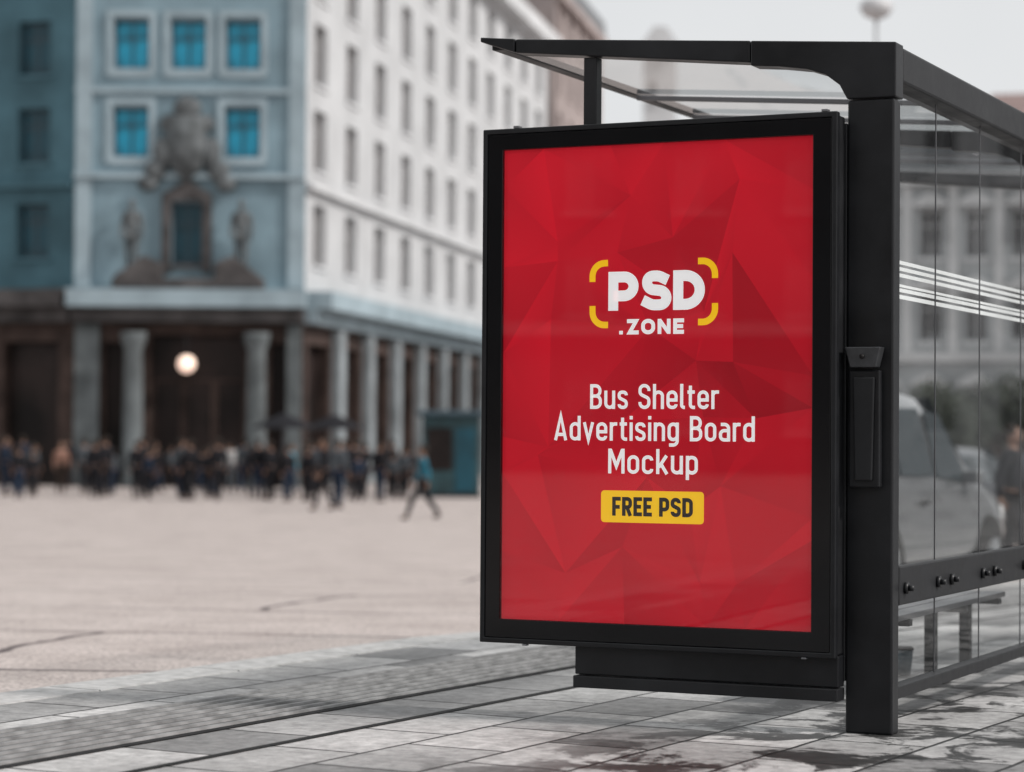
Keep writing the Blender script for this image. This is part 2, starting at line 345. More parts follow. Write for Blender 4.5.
def glyph(ch,t,bw=None):
    h=t/2; xh=.74; w=.50 if not bw else bw; r=.19 if not bw else (.25 if bw>.6 else .16)
    L,Rr,B,Tt,X=h,w-h,h,1-h,xh-h; mid=.52
    def G(w,*st): return w,[path(s[0],s[1] if len(s)>1 else False) if isinstance(s,tuple) else path(s) for s in st]
    c=w/2
    if ch==' ': return .24,[]
    if ch=='.': return t+.10,[path([(h,0),(h,t)])]
    if ch=='B': return G(w,[(L,mid),(L,Tt),(Rr-.02,Tt,r),(Rr-.02,mid,r),(L,mid),],[(L,mid),(Rr,mid,r),(Rr,B,r),(L,B),(L,mid)])
    if ch=='S':
        if bw and bw>.6: return G(w-.02,[(w-.10,.80-.04),(c+.06,Tt+.01,.30),(L+.03,Tt,.20),(L+.03,.54,.2),(Rr,.48,.2),(Rr,B,.20),(c-.10,B,.3),(.05,.26)])
        return G(w,[(Rr,.72),(Rr,Tt,r),(L,Tt,r),(L,.60,r*.8),(Rr,.42,r*.8),(Rr,B,r),(L,B,r),(L,.28)])
    if ch=='P': return G(w,[(L,0),(L,Tt),(Rr,Tt,r),(Rr,.42 if not bw else .38,r),(L,.42 if not bw else .38)])
    if ch=='D': return G(w+.02,([(L,B),(L,Tt),(Rr+.02,Tt,.36 if bw and bw>.6 else r*1.2),(Rr+.02,B,.36 if bw and bw>.6 else r*1.2)],True))
    if ch=='Z': return G(w-.02,[(0,Tt),(Rr-.06,Tt),(L+.04,B),(w-.02,B)])
    if ch=='O': return G(w+.12,([(L,B,.38),(L,Tt,.38),(Rr+.12,Tt,.38),(Rr+.12,B,.38)],True))
    if ch=='N': return G(w+.06,[(L,0),(L,1)],[(Rr+.06,0),(Rr+.06,1)],[(L,1-.08),(Rr+.06,.08)])
    if ch=='E': return G(w-.08,[(w-.08,Tt),(L,Tt),(L,B),(w-.08,B)],[(L,.5),(w-.13,.5)])
    if ch=='F': return G(w-.08,[(w-.08,Tt),(L,Tt),(L,0)],[(L,.47),(w-.13,.47)])
    if ch=='R': return G(w,[(L,0),(L,Tt),(Rr,Tt,r),(Rr,.46,r),(L,.46)],[(c,.46),(Rr+.01,0)])
    if ch=='A': return G(w+.06,[(h,0),(c+.03,1.0),(w+.06-h,0)],[(.12,.24),(w-.06,.24)])
    if ch=='M': return G(w+.14,[(L,0),(L,1)],[(Rr+.14,0),(Rr+.14,1)],[(L+.02,.97),(c+.07,.30),(Rr+.12,.97)])
    w2=w-.04; R2=w2-h; r=.17; mm=xh*.5
    if ch=='u': return G(w2,[(L,xh),(L,B,r),(R2,B,r),(R2,.3)],[(R2,0),(R2,xh)])
    if ch=='s': 
        w3=w2-.03; R3=w3-h; return G(w3,[(R3,xh-.19),(R3,X,r*.9),(L,X,r*.9),(L,mm+.08,r*.7),(R3,mm-.07,r*.7),(R3,B,r*.9),(L,B,r*.9),(L,.19)])
    if ch=='h': return G(w2,[(L,0),(L,1)],[(L,.5),(L,X,r),(R2,X,r),(R2,0)])
    if ch=='n': return G(w2,[(L,0),(L,xh)],[(L,.5),(L,X,r),(R2,X,r),(R2,0)])
    if ch=='e': return G(w2,[(L,mm-.01),(R2,mm-.01),(R2,X,r),(L,X,r),(L,B,r),(R2,B,r),(R2,.19)])
    if ch=='l': return G(.20,[(L,1),(L,B,.10),(.20,B)])
    if ch=='t': return G(.31,[(.12,.93),(.12,B,.12),(.31,B)],[(0,X),(.30,X)])
    if ch=='r': return G(.31,[(L,0),(L,xh)],[(L,.45),(L,X,.15),(.31,X)])
    if ch=='d': return G(w2,[(R2,0),(R2,1)],[(R2,X-.16),(R2,X,r),(L,X,r),(L,B,r),(R2,B,r),(R2,.24)])
    if ch=='v': return G(w2-.01,[(h*.8,xh),(w2/2-.005,.03),(w2-.01-h*.8,xh)])
    if ch=='i': return G(t,[(h,0),(h,xh)],[(h,.86),(h,1)])
    if ch=='g': return G(w2,[(R2,.24),(R2,B,r),(L,B,r),(L,X,r),(R2,X,r),(R2,.4)],[(R2,xh),(R2,-.22+h,r),(L,-.22+h)])
    if ch=='o': return G(w2,([(L,B,r),(L,X,r),(R2,X,r),(R2,B,r)],True))
    if ch=='a': return G(w2-.01,[(L+.01,X),(R2-.01,X,r),(R2-.01,0)],[(R2-.01,.43),(L,.43,.15),(L,B,.15),(R2-.01,B)])
    if ch=='c': return G(w2-.02,[(R2-.02,xh-.2),(R2-.02,X,r),(L,X,r),(L,B,r),(R2-.02,B,r),(R2-.02,.2)])
    if ch=='k': return G(w2,[(L,0),(L,1)],[(R2,xh),(L+.04,.27)],[(L+.13,.39),(R2+.02,0)])
    if ch=='p': return G(w2,[(L,-.22),(L,xh)],[(L,X-.16),(L,X,r),(R2,X,r),(R2,B,r),(L,B,r),(L,.24)])
    raise ValueError(ch)
YP=.0150
def text(name,string,pl,pr,ptop,pbase,t,mt,gap=.13,bw=None,y=YP,lab=None):
    cx=(pl+pr)/2
    x0,zb=onboard(pl,pbase,y); x1,_=onboard(pr,pbase,y); _,zt=onboard(cx,ptop,y); _,zb=onboard(cx,pbase,y)
    H=zt-zb; pen=0; items=[]
    for ch in string:
        w,st=glyph(ch,t,bw); items.append((pen,st)); pen+=w+gap
    tot=pen-gap; sx=(x1-x0)/tot; mb=MB(); k=0
    for p,st in items:
        for pl_,cl in st:
            vs,fs=ribbon([Vector((v.x*sx,v.y*H)) for v in pl_],cl,t*(H*.5+sx*.5))
            yy=y-k*.00008; k+=1
            mb.add([(x0+p*sx+v.x,yy,zb+v.y) for v in vs],fs)
    o=mb.build(name,mt,poster); 
    if lab: o['label']=lab
    return o
text('lettering','PSD',608,705,271,310,.265,M['white'],gap=.05,bw=.78,lab='white bold letters PSD')
text('lettering','.ZONE',619,684,319,334,.24,M['white'],gap=.13,bw=.72,lab='small white letters .ZONE')
text('lettering','Bus Shelter',590,719,384,409,.130,M['white'],gap=.10,lab='white line reading Bus Shelter')
text('lettering','Advertising Board',554,755,416,441,.130,M['white'],gap=.10,lab='white line reading Advertising Board')
text('lettering','Mockup',608,698,449,474,.130,M['white'],gap=.10,lab='white line reading Mockup')
def strokepx(name,pts,tpx,mt,y=YP-.0002):
    q=[]
    for p in pts:
        x,z=onboard(p[0],p[1],y); q.append((x,z,p[2]/262 if len(p)>2 else 0))
    pl_,cl=path(q,n=9); vs,fs=ribbon(pl_,cl,tpx/262)
    mb=MB(); mb.add([(v.x,y,v.y) for v in vs],fs); return mb.build(name,mt,poster)
strokepx('logo_bracket',[(592.5,282),(592.5,264,13),(608,263)],6.5,M['yellow'])
strokepx('logo_bracket',[(592.5,306),(592.5,325,13),(608,325)],6.5,M['yellow'])
strokepx('logo_bracket',[(698,261),(715,260.5,13),(715,278)],6.5,M['yellow'])
strokepx('logo_bracket',[(698,322),(715,322,13),(715,303)],6.5,M['yellow'])
ax,az=onboard(601,522,YP); bx,bz=onboard(704,492,YP)
pl_,_=path([(ax,az,.014),(bx,az,.014),(bx,bz,.014),(ax,bz,.014)],True)
mb=MB(); mb.add([(v.x,YP-.0004,v.y) for v in pl_],[tuple(range(len(pl_)))]); mb.build('yellow_badge',M['yellow'],poster)
text('lettering','FREE PSD',612,693,497.5,516.5,.20,M['ink'],gap=.065,bw=.54,y=YP-.0008,lab='black letters FREE PSD on the badge')
# ------------------------------------------------------------------ bus shelter
sh=thing('bus_shelter',SM,'black steel and glass bus shelter with an overhanging glass roof','bus shelter')
def post_and_arm(y,extra=True):
    mb=MB(); mb.box(0,.178,y,y+.085,0,2.336); mb.build('post',M['black'],sh,.008)
    cor=[(.186,2.340),(.186,2.542),(-.378,2.582),(-.378,2.487),(-.27,2.478),(-.16,2.462),(-.085,2.437),(-.03,2.395),(0,2.340)]
    mb=MB(); mb.prism(cor,y-.008,y+.090); mb.build('corner_bracket',M['black'],sh,.005)
    mb=MB(); mb.prism([(-.382,2.583),(-1.36,2.652),(-1.36,2.598),(-.382,2.500)],y-.004,y+.086); mb.build('roof_arm',M['black'],sh,.005)
    mb=MB(); mb.prism([(-1.364,2.653),(-1.514,2.668),(-1.514,2.650),(-1.364,2.600)],y-.008,y+.090); mb.build('arm_tip',M['black'],sh,.004)
post_and_arm(.12); post_and_arm(3.0); post_and_arm(5.2)
for y in (.135,):
    mb=MB(); mb.box(-1.075,-1.02,y,y+.055,.20,2.563); mb.build('slim_post',M['black2'],sh,.004)
mb=MB(); mb.box(.06,.184,.212,5.19,2.405,2.536); mb.build('rear_fascia',M['black2'],sh,.01)
mb=MB(); mb.box(-1.512,-1.455,.212,5.19,2.630,2.664); mb.build('front_rail',M['black2'],sh,.006)
def rz(x): return 2.525+(.058-x)*.0715
for y0,y1 in ((.215,1.6),(1.615,2.99),(3.1,4.1),(4.115,5.185)):
    mb=MB(); mb.add([(-1.454,y0,rz(-1.454)),(.058,y0,rz(.058)),(.058,y1,rz(.058)),(-1.454,y1,rz(-1.454))],[(0,3,2,1)]); mb.build('roof_pane',M['roofglass'],sh)
for y in (1.6,2.3,4.1):
    mb=MB(); mb.prism([(-1.454,rz(-1.454)-.004),(.058,rz(.058)-.004),(.058,rz(.058)-.026),(-1.454,rz(-1.454)-.026)],y-.010,y+.010); mb.build('crossbar',M['grey'],sh,.003)
mb=MB(); mb.box(-.02,.01,.22,5.18,2.475,2.50); mb.build('roof_purlin',M['grey'],sh,.003)
gy=[.212,.83,1.52,2.25,2.99]; gy2=[3.095,3.8,4.5,5.19]
for L_ in (gy,gy2):
    for a,b_ in zip(L_,L_[1:]):
        mb=MB(); mb.add([(.139,a+.002,.170),(.139,b_-.002,.170),(.139,b_-.002,2.41),(.139,a+.002,2.41)],[(0,1,2,3)]); mb.build('side_pane',M['glass'],sh)
        mb=MB()
        for zz,hh_ in ((1.740,.014),(1.716,.014),(1.692,.014),(1.655,.010),(1.636,.014),(1.610,.016)): mb.box(.1372,.1382,a+.01,b_-.01,zz,zz+hh_)
        mb.build('safety_stripe',M['frost'],sh)
    for b_ in L_[1:-1]:
        mb=MB(); mb.box(.1365,.1415,b_-.0019,b_+.0019,.170,2.404); mb.build('glass_seam',M['grey'],sh)
    mb=MB(); mb.box(.112,.168,L_[0],L_[-1],.122,.168); mb.build('bottom_rail',M['black2'],sh,.004)
    mb=MB(); mb.box(.150,.178,L_[0],L_[-1],.468,.615); mb.build('lean_rail',M['black2'],sh,.008)
    for y in [L_[0]+.07]+[v+d for v in L_[1:-1] for d in(-.10,.10)]+[L_[-1]-.08]:
        mb=MB(); mb.cyl((.178,y,.53),(.192,y,.53),.022); mb.cyl((.192,y,.53),(.212,y,.53),.011); mb.build('rail_bolt',M['black'],sh,0,True)
lk=MB(); lk.prism([(.020,.905),(.138,.905),(.138,1.336),(.020,1.336)],.085,.1195); lk=lk.build('lock_casing',M['black'],sh,.006)
mb=MB(); mb.prism([(.046,.93),(.112,.93),(.120,1.31),(.038,1.31)],.072,.0845); mb.build('handle',M['black2'],lk,.005)
mb=MB(); a=[(.012,.055,1.42),(.146,.055,1.42),(.128,.062,1.345),(.030,.062,1.345)]; b_=[(x,.1195,z) for x,_,z in a]
mb.add(a+b_,[(0,1,2,3),(7,6,5,4),(0,4,5,1),(1,5,6,2),(2,6,7,3),(3,7,4,0)]); cap=mb.build('lock_cap',M['lock'],lk,.004)
mb=MB(); mb.cyl((.079,.058,1.385),(.079,.050,1.385),.009); mb.build('keyhole',M['ink'],lk,0,True)
# bench
bn=thing('bench',SM@Matrix.Translation((-.22,0,0)),'grey bench with a slatted seat inside the shelter behind the glass','bench')
for k in range(3):
    mb=MB(); mb.box(-.17+.115*k,-.07+.115*k,.95,2.8,.345,.37); mb.build('seat_slat',M['grey'],bn,.005)
for y in (1.2,2.1,2.7):
    mb=MB(); mb.box(-.03,.02,y-.025,y+.025,.012,.315); mb.build('leg',M['black2'],bn,.004)
    mb=MB(); mb.box(-.16,.16,y-.025,y+.025,.316,.343); mb.build('seat_bracket',M['black2'],bn,.003)
    mb=MB(); mb.box(-.08,.07,y-.06,y+.06,.0,.011); mb.build('foot_plate',M['black2'],bn,.002)
cup=thing('paper_cup',SM@Matrix.Translation((-.42,2.35,0)),'dark paper cup standing on the paving behind the glass','cup')
mb=MB(); mb.lathe([(.03,0),(.042,.115)]); mb.build('cup_body',M['wframe'],cup,0,True)
mb=MB(); mb.lathe([(.045,.1155),(.045,.122),(.036,.13)]); mb.build('lid',M['black2'],cup,0,True)
# ------------------------------------------------------------------ people
def skin_mesh(verts,edges,radii,sub=1):
    me=bpy.data.meshes.new('tmp'); me.from_pydata(verts,edges,[]); ob=bpy.data.objects.new('tmp',me); COL.objects.link(ob)
    ob.modifiers.new('s','SKIN')
    lay=me.skin_vertices[0].data
    for i,r in enumerate(radii):
        lay[i].radius=(r,r) if not isinstance(r,tuple) else r
    lay[0].use_root=True
    sb=ob.modifiers.new('u','SUBSURF'); sb.levels=sub; sb.render_levels=sub
    dg=bpy.context.evaluated_depsgraph_get(); dg.update()
    m2=bpy.data.meshes.new_from_object(ob.evaluated_get(dg))
    bpy.data.objects.remove(ob); return m2
def merge(meshes,name):
    bm=bmesh.new()
    for m in meshes: bm.from_mesh(m)
    me=bpy.data.meshes.new(name); bm.to_mesh(me); bm.free()
    for p in me.polygons: p.use_smooth=True
    return me
def figure(stride=0.0,arm=0.0,lift=0.0):
    J=dict(pel=(0,0,.94),wa=(0,0,1.08),ch=(0,-.01,1.28),nb=(0,0,1.44),nk=(0,-.005,1.53))
    for s,k in ((-1,'l'),(1,'r')):
        f=stride*s
        J['sh'+k]=(s*.17,0,1.41); J['el'+k]=(s*.225,.03+arm*s*.6,1.13+abs(arm)*.05); J['wr'+k]=(s*.23,-.04+arm*s*1.1-abs(arm)*.15,.90+abs(arm)*.12); J['ha'+k]=(s*.23,-.06+arm*s*1.2-abs(arm)*.2,.83+abs(arm)*.12)
        J['hp'+k]=(s*.09,0,.90); J['kn'+k]=(s*.095,-f*.5-.02-abs(stride)*.12,.49+abs(stride)*.02); J['an'+k]=(s*.095,-f,.09+(lift if f<0 else 0)); J['to'+k]=(s*.10,-f-.15,.035+(lift*.2 if f<0 else 0))
    drop=(1-math.cos(math.asin(min(.9,abs(stride)/.85))))*.80 if stride else 0
    for k in list(J):
        if k[:2] not in('an','to'): J[k]=(J[k][0],J[k][1],J[k][2]-drop*(0.5 if k[:2]=='kn' else 1))
    def sk(chain,rad,edges):
        n=list(rad); return skin_mesh([J[k] for k in n],[(n.index(a),n.index(b)) for a,b in edges],[rad[k] for k in n])
    bod={'pel':(.13,.10),'wa':(.12,.09),'ch':(.15,.10),'nb':(.08,.07),'nk':(.055,.055)}
    eb=[('pel','wa'),('wa','ch'),('ch','nb'),('nb','nk')]
    arms={}; ea=[]; legs={}; el=[]
    for k in 'lr':
        arms.update({'sh'+k:.06,'el'+k:.042,'wr'+k:.028}); ea+=[('nb','sh'+k),('sh'+k,'el'+k),('el'+k,'wr'+k)]
        legs.update({'hp'+k:.085,'kn'+k:.055,'an'+k:.038}); el+=[('pel','hp'+k),('hp'+k,'kn'+k),('kn'+k,'an'+k)]
    hands={'hal':.032,'har':.032}; eh=[('wrl','hal'),('wrr','har')]
    full={**bod,**arms,**hands,**legs,'tol':.032,'tor':.032}
    body=sk(None,full,eb+ea+eh+el+[('anl','tol'),('anr','tor')])
    fing=[]
    for s,k in ((-1,'l'),(1,'r')):
        hx,hy,hz=J['ha'+k]
        for i,(dy,ln) in enumerate(((-.03,.065),(-.01,.078),(.01,.072),(.028,.055))):
            fing.append(skin_mesh([(hx,hy+dy*.8,hz),(hx-s*.006,hy+dy,hz-ln*.55),(hx-s*.02,hy+dy,hz-ln)],[(0,1),(1,2)],[.009,.008,.007],0))
        fing.append(skin_mesh([(hx,hy-.02,hz+.03),(hx-s*.012,hy-.05,hz+.0),(hx-s*.02,hy-.055,hz-.03)],[(0,1),(1,2)],[.010,.009,.007],0))
    hz=J['nk'][2]+.10
    mb=MB(); mb.ball((0,-.015,hz),(.075,.095,.115),16,12); mb.ball((0,-.112,hz-.015),(.012,.018,.02),8,6)
    mb.ball((-.076,0,hz-.005),(.01,.02,.03),8,6); mb.ball((.076,0,hz-.005),(.01,.02,.03),8,6); mb.ball((0,-.10,hz-.055),(.024,.008,.007),8,6)
    head=mb.mesh('h',None)
    B_=merge([body,head]+fing,'person_body')
    mb=MB(); mb.ball((-.03,-.103,hz+.012),(.010,.006,.006),8,6); mb.ball((.03,-.103,hz+.012),(.010,.006,.006),8,6); eyes=mb.mesh('person_eyes',None)
    mb=MB(); mb.ball((0,.012,hz+.028),(.086,.098,.108),16,12); hair=mb.mesh('person_hair',None,True)
    jr={'pel':(.155,.125),'wa':(.15,.115),'ch':(.175,.13),'nb':(.095,.085)}
    for k in 'lr': jr.update({'sh'+k:.078,'el'+k:.058,'wr'+k:.042})
    jacket=merge([sk(None,jr,eb[:3]+ea)],'person_jacket')
    tr={'pel':(.14,.115)}
    for k in 'lr': tr.update({'hp'+k:.10,'kn'+k:.072,'an'+k:.056})
    trous=merge([sk(None,tr,el)],'person_trousers')
    out=dict(body=B_,eyes=eyes,hair=hair,jacket=jacket,trousers=trous)
    low=9
    for k in 'lr':
        a,t=J['an'+k],J['to'+k]
        m=merge([skin_mesh([(a[0],a[1]+.05,a[2]-.05),(a[0],a[1]-.02,a[2]-.045),(t[0],t[1],t[2]+.002),(a[0],a[1],a[2]+.02)],[(0,1),(1,2),(1,3)],[.038,.045,.034,.042],1)],'person_shoe')
        out['shoe_'+k]=m; low=min([low]+[v.co.z for v in m.vertices])
    for m in out.values():
        for v in m.vertices: v.co.z-=low
    return out
FIG=dict(walk=figure(.36,.16,.05),step=figure(-.2,-.1,.02),stand=figure(0,0,0),lean=figure(.08,.05,0))
def person(pose,x,y,rz_,top,bottom,label,group=None,scale=1.0,hairm=None,z=None):
    z=g(y)-.12 if z is None else z
    b=bpy.data.objects.new('person',FIG[pose]['body']); COL.objects.link(b)
    b.matrix_basis=T(x,y,z,rz_)@Matrix.Scale(scale,4)
    tag(b,label,'person',group)
    if not FIG[pose]['body'].materials: FIG[pose]['body'].materials.append(M['skin'])
    for k,mt in (('hair',hairm or M['hair']),('eyes',M['ink']),('jacket',top),('trousers',bottom),('shoe_l',M['tyre']),('shoe_r',M['tyre'])):
        me=FIG[pose][k]
        if not me.materials: me.materials.append(None)
        o=bpy.data.objects.new(k.split('_')[0],me); COL.objects.link(o); o.parent=b
        o.material_slots[0].link='OBJECT'; o.material_slots[0].material=mt
    return b
cl={k:cloth(v) for k,v in dict(black=(.012,.012,.015),navy=(.015,.025,.045),teal=(.025,.12,.17),blue=(.04,.26,.36),grey=(.07,.08,.09),brown=(.04,.03,.025),tan=(.30,.17,.13),white=(.35,.35,.35)).items()}
def pX(px,Y): return (px-512)/F*Y
person('walk',pX(424,56),56,-90,cl['teal'],cl['black'],'person in teal jacket and dark trousers striding alone across the open plaza',scale=1.04)
person('step',pX(325,64),64,-70,cl['black'],cl['black'],'person in black walking ahead of the crowd, left one of the pair',scale=1.12)
person('lean',pX(339,66),66,150,cl['grey'],cl['navy'],'person in grey top standing at the right of the pair ahead of the crowd',scale=1.1)
person('step',pX(292,80),80,80,cl['blue'],cl['navy'],'person in bright blue jacket in the crowd before the portal')
person('stand',pX(62,80),80,10,cl['tan'],cl['brown'],'person in tan coat standing at the left before the dark shopfront')
person('stand',pX(232,84),84,200,cl['white'],cl['grey'],'person in white top standing beside the right portal column')
rn=random.Random(9); tops=['black','navy','grey','black','black','black']
pos=[]
for c,nm,sd_ in ((20,9,16),(100,10,20),(150,8,12),(185,8,14),(214,5,9),(262,8,13),(308,8,12),(362,7,12),(398,8,16)):
    pos+= [c+rn.gauss(0,sd_*.7) for _ in range(nm)]
for px in pos:
    Y=rn.uniform(73,90.5); px=max(2,min(440,px))
    person(rn.choice(['stand','step','lean','stand']),pX(px,Y),Y,rn.uniform(-60,60)+180,cl[rn.choice(tops)],cl[rn.choice(['black','navy','black'])],
      'blurred person in dark clothes in the crowd along the foot of the corner building','crowd along the corner building',scale=rn.uniform(.84,1.12))
person('step',5.75,27.5,60,cl['black'],cl['black'],'person in black coat walking beyond the glass to the right of the parked car')
person('stand',pX(1017,34),34,200,cl['grey'],cl['black'],'person in grey jacket at the right edge beyond the glass')
# ------------------------------------------------------------------ buildings
WC={}
def winmesh(w,h,fm,pm,sm):
    k=(w,h,fm.name,pm.name)
    if k not in WC:
        a=MB(); a.add(*ring(-w/2,w/2,0,h,.09,0,.08)); a.box(-.035,.035,.012,.07,.09,h-.09); a.box(-w/2+.09,-.036,.014,.068,h*.66,h*.66+.06); a.box(.036,w/2-.09,.014,.068,h*.66,h*.66+.06)
        b=MB(); b.box(-w/2+.091,w/2-.091,.045,.055,.091,h-.091)
        c=MB(); c.box(-w/2-.15,w/2+.15,-.42,.01,-.14,-.003)
        WC[k]=(a.mesh('window',fm),b.mesh('pane',pm),c.mesh('sill',sm))
    return WC[k]
def put(me,name,parent,mw):
    o=bpy.data.objects.new(name,me); COL.objects.link(o); o.parent=parent; o.matrix_parent_inverse=PM[parent.name].inverted(); o.matrix_basis=mw; PM[o.name]=mw.copy(); return o
def window(parent,MW,x,z,w,h,fm,pm,sm,dep=.3):
    a,b,c=winmesh(w,h,fm,pm,sm); mw=MW@Matrix.Translation((x,dep,z-h/2))
    o=put(a,'window',parent,mw); put(b,'pane',o,mw); put(c,'sill',o,mw); return o
def wall(parent,MW,L_,z0,z1,ops,mt,dep=.3,name='wall'):
    ops=[o for o in ops if o[3]>z0 and o[2]<z1]
    xs=sorted({0,L_,*[v for o in ops for v in o[:2]]}); zs=sorted({z0,z1,*[v for o in ops for v in o[2:]]})
    mb=MB(MW)
    for i in range(len(xs)-1):
        for j in range(len(zs)-1):
            cx=(xs[i]+xs[i+1])/2; cz=(zs[j]+zs[j+1])/2
            if any(o[0]<cx<o[1] and o[2]<cz<o[3] for o in ops): continue
            mb.add([(xs[i],0,zs[j]),(xs[i+1],0,zs[j]),(xs[i+1],0,zs[j+1]),(xs[i],0,zs[j+1])],[(0,1,2,3)])
    for a,b,c,d in ops:
        mb.add([(a,0,c),(b,0,c),(b,0,d),(a,0,d),(a,dep+.1,c),(b,dep+.1,c),(b,dep+.1,d),(a,dep+.1,d)],[(0,4,5,1),(1,5,6,2),(2,6,7,3),(3,7,4,0)])
    return mb.build(name,mt,parent,local=False)
def frame(ax,ay,bx,by):
    L_=math.hypot(bx-ax,by-ay); return Matrix.Translation((ax,ay,0))@Matrix.Rotation(math.atan2(by-ay,bx-ax),4,'Z'),L_
ZB=-1.3; TOP=25.4
P2=(-16.9,92); P1=(-8.0,92); fd=(.182,.983)
P0=(P1[0]+fd[0]*55,P1[1]+fd[1]*55); P3=(P2[0]-.95*20,P2[1]+.312*20)
cb=thing('corner_building',T(-12.4,92,ZB),'blurred stone corner building with columned portal and teal windows across the plaza','building')
rows=[8.9,12.6,16.0,19.4,22.8]
def band(parent,MW,L_,z0,z1,out,mt,name='cornice',e0=0,e1=0):
    MB(MW).box(-e0,L_+e1,-out,-.004,z0,z1).build(name,mt,parent,local=False)
MW,L_=frame(*P2,*P1)
xs=[2.14,4.33,6.44]; ops=[]; wins=[]
for zi in rows:
    for i,x in enumerate(xs):
        if zi<9: continue
        if zi<13 and i==1: continue
        wins.append((x,zi)); ops.append((x-.68,x+.68,zi-1.05,zi+1.05))
ops+=[(3.0,6.65,ZB,4.9),(1.2,1.95,ZB,4.6),(7.6,8.2,ZB,4.6),(3.75,4.95,7.6,10.0)]
wall(cb,MW,L_,5.36,TOP,ops,M['stoneshade'],.35); wall(cb,MW,L_,ZB,5.36,ops,M['brownlow'],.35,'ground_floor_wall')
for x,z in wins:
    window(cb,MW,x,z,1.36,2.1,M['wframe'],M['teal'],M['trim'],.33)
    MB(MW).add(*ring(x-.95,x+.95,z-1.1,z+1.4,.24,-.10,-.004)).build('window_surround',M['trim'],cb,local=False)
window(cb,MW,4.35,8.8,1.2,2.4,M['wframe'],M['tealdark'],M['stonebrown'],.33)
mb=MB(MW); mb.prism([(3.4,7.3),(3.74,7.3),(3.74,10.05),(4.96,10.05),(4.96,7.3),(5.3,7.3),(5.3,10.3),(4.35,10.85),(3.4,10.3)],-.2,-.004); mb.build('niche_surround',M['stonebrown'],cb,local=False)
MB(MW).box(2.9,6.75,.46,.52,ZB,5.0).build('door_panel',M['shop'],cb,local=False)
for a,b_ in ((3.05,4.2),(4.25,5.4),(5.45,6.6)):
    MB(MW).add(*ring(a,b_,ZB+.02,3.2,.1,.38,.45)).build('door_frame',M['brownlow'],cb,local=False)
MB(MW).box(1.1,2.05,.455,.5,ZB,4.7).build('shop_window',M['shop'],cb,local=False); MB(MW).box(7.5,8.3,.455,.5,ZB,4.7).build('shop_window',M['shop'],cb,local=False)
for x in (2.45,7.15):
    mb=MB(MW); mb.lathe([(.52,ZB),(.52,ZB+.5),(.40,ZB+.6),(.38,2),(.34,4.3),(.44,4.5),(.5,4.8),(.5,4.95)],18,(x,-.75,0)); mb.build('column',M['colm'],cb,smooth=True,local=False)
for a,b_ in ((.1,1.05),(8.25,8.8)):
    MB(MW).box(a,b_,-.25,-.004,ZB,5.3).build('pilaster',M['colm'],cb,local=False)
band(cb,MW,L_,5.37,5.9,.7,M['stonebrown'],'entablature'); band(cb,MW,L_,5.92,6.6,1.1,M['trim'],'cornice',.1,.1)
MB(MW).prism([(1.6,6.62),(7.4,6.62),(7.4,7.0),(6.2,7.9),(5.5,7.6),(5.5,7.0),(3.5,7.0),(3.5,7.6),(2.8,7.9),(1.6,7.0)],-.9,-.21).build('broken_pediment',M['stonebrown'],cb,.08,local=False)
band(cb,MW,L_,10.9,11.1,.25,M['trim'],'string_course'); band(cb,MW,L_,14.2,14.4,.15,M['trim'],'string_course')
for x in (.35,8.55):
    MB(MW).box(x-.3,x+.3,-.14,-.004,6.7,24.4).build('corner_strip',M['trim'],cb,local=False)
band(cb,MW,L_,24.5,25.4,.9,M['trim'])
crestm=mat('weathered_carving',(.11,.12,.125),.85,.2,0,.45,2.0)
mb=MB(MW); mb.prism([(3.7,13.3),(5.0,13.3),(5.1,12.2),(4.9,11.3),(4.35,10.7),(3.8,11.3),(3.6,12.2)],-.5,-.26)
for s in (-1,1):
    mb.ball((4.35+s*.9,-.25,11.9),(.4,.25,.6)); mb.ball((4.35+s*1.2,-.2,11.2),(.45,.22,.4)); mb.ball((4.35+s*.7,-.25,13.0),(.35,.22,.35)); mb.ball((4.35+s*1.5,-.2,10.7),(.4,.2,.3))
mb.ball((4.35,-.3,13.6),(.55,.28,.45)); mb.ball((4.35,-.5,12.2),(.5,.15,.65))
mb.build('crest',crestm,cb,smooth=True,local=False)
for x in (2.3,6.5):
    o=bpy.data.objects.new('statue',merge([FIG['lean']['body'],FIG['lean']['jacket'],FIG['lean']['trousers'],FIG['lean']['hair']],'statue')); o.data.materials.append(crestm); COL.objects.link(o)
    o.parent=cb; o.matrix_parent_inverse=PM[cb.name].inverted(); o.matrix_basis=MW@Matrix.Translation((x,-.5,7.25))@Matrix.Scale(1.6,4)
    MB(MW).box(x-.5,x+.5,-.85,-.22,7.0,7.25).build('statue_base',M['stonebrown'],cb,local=False)
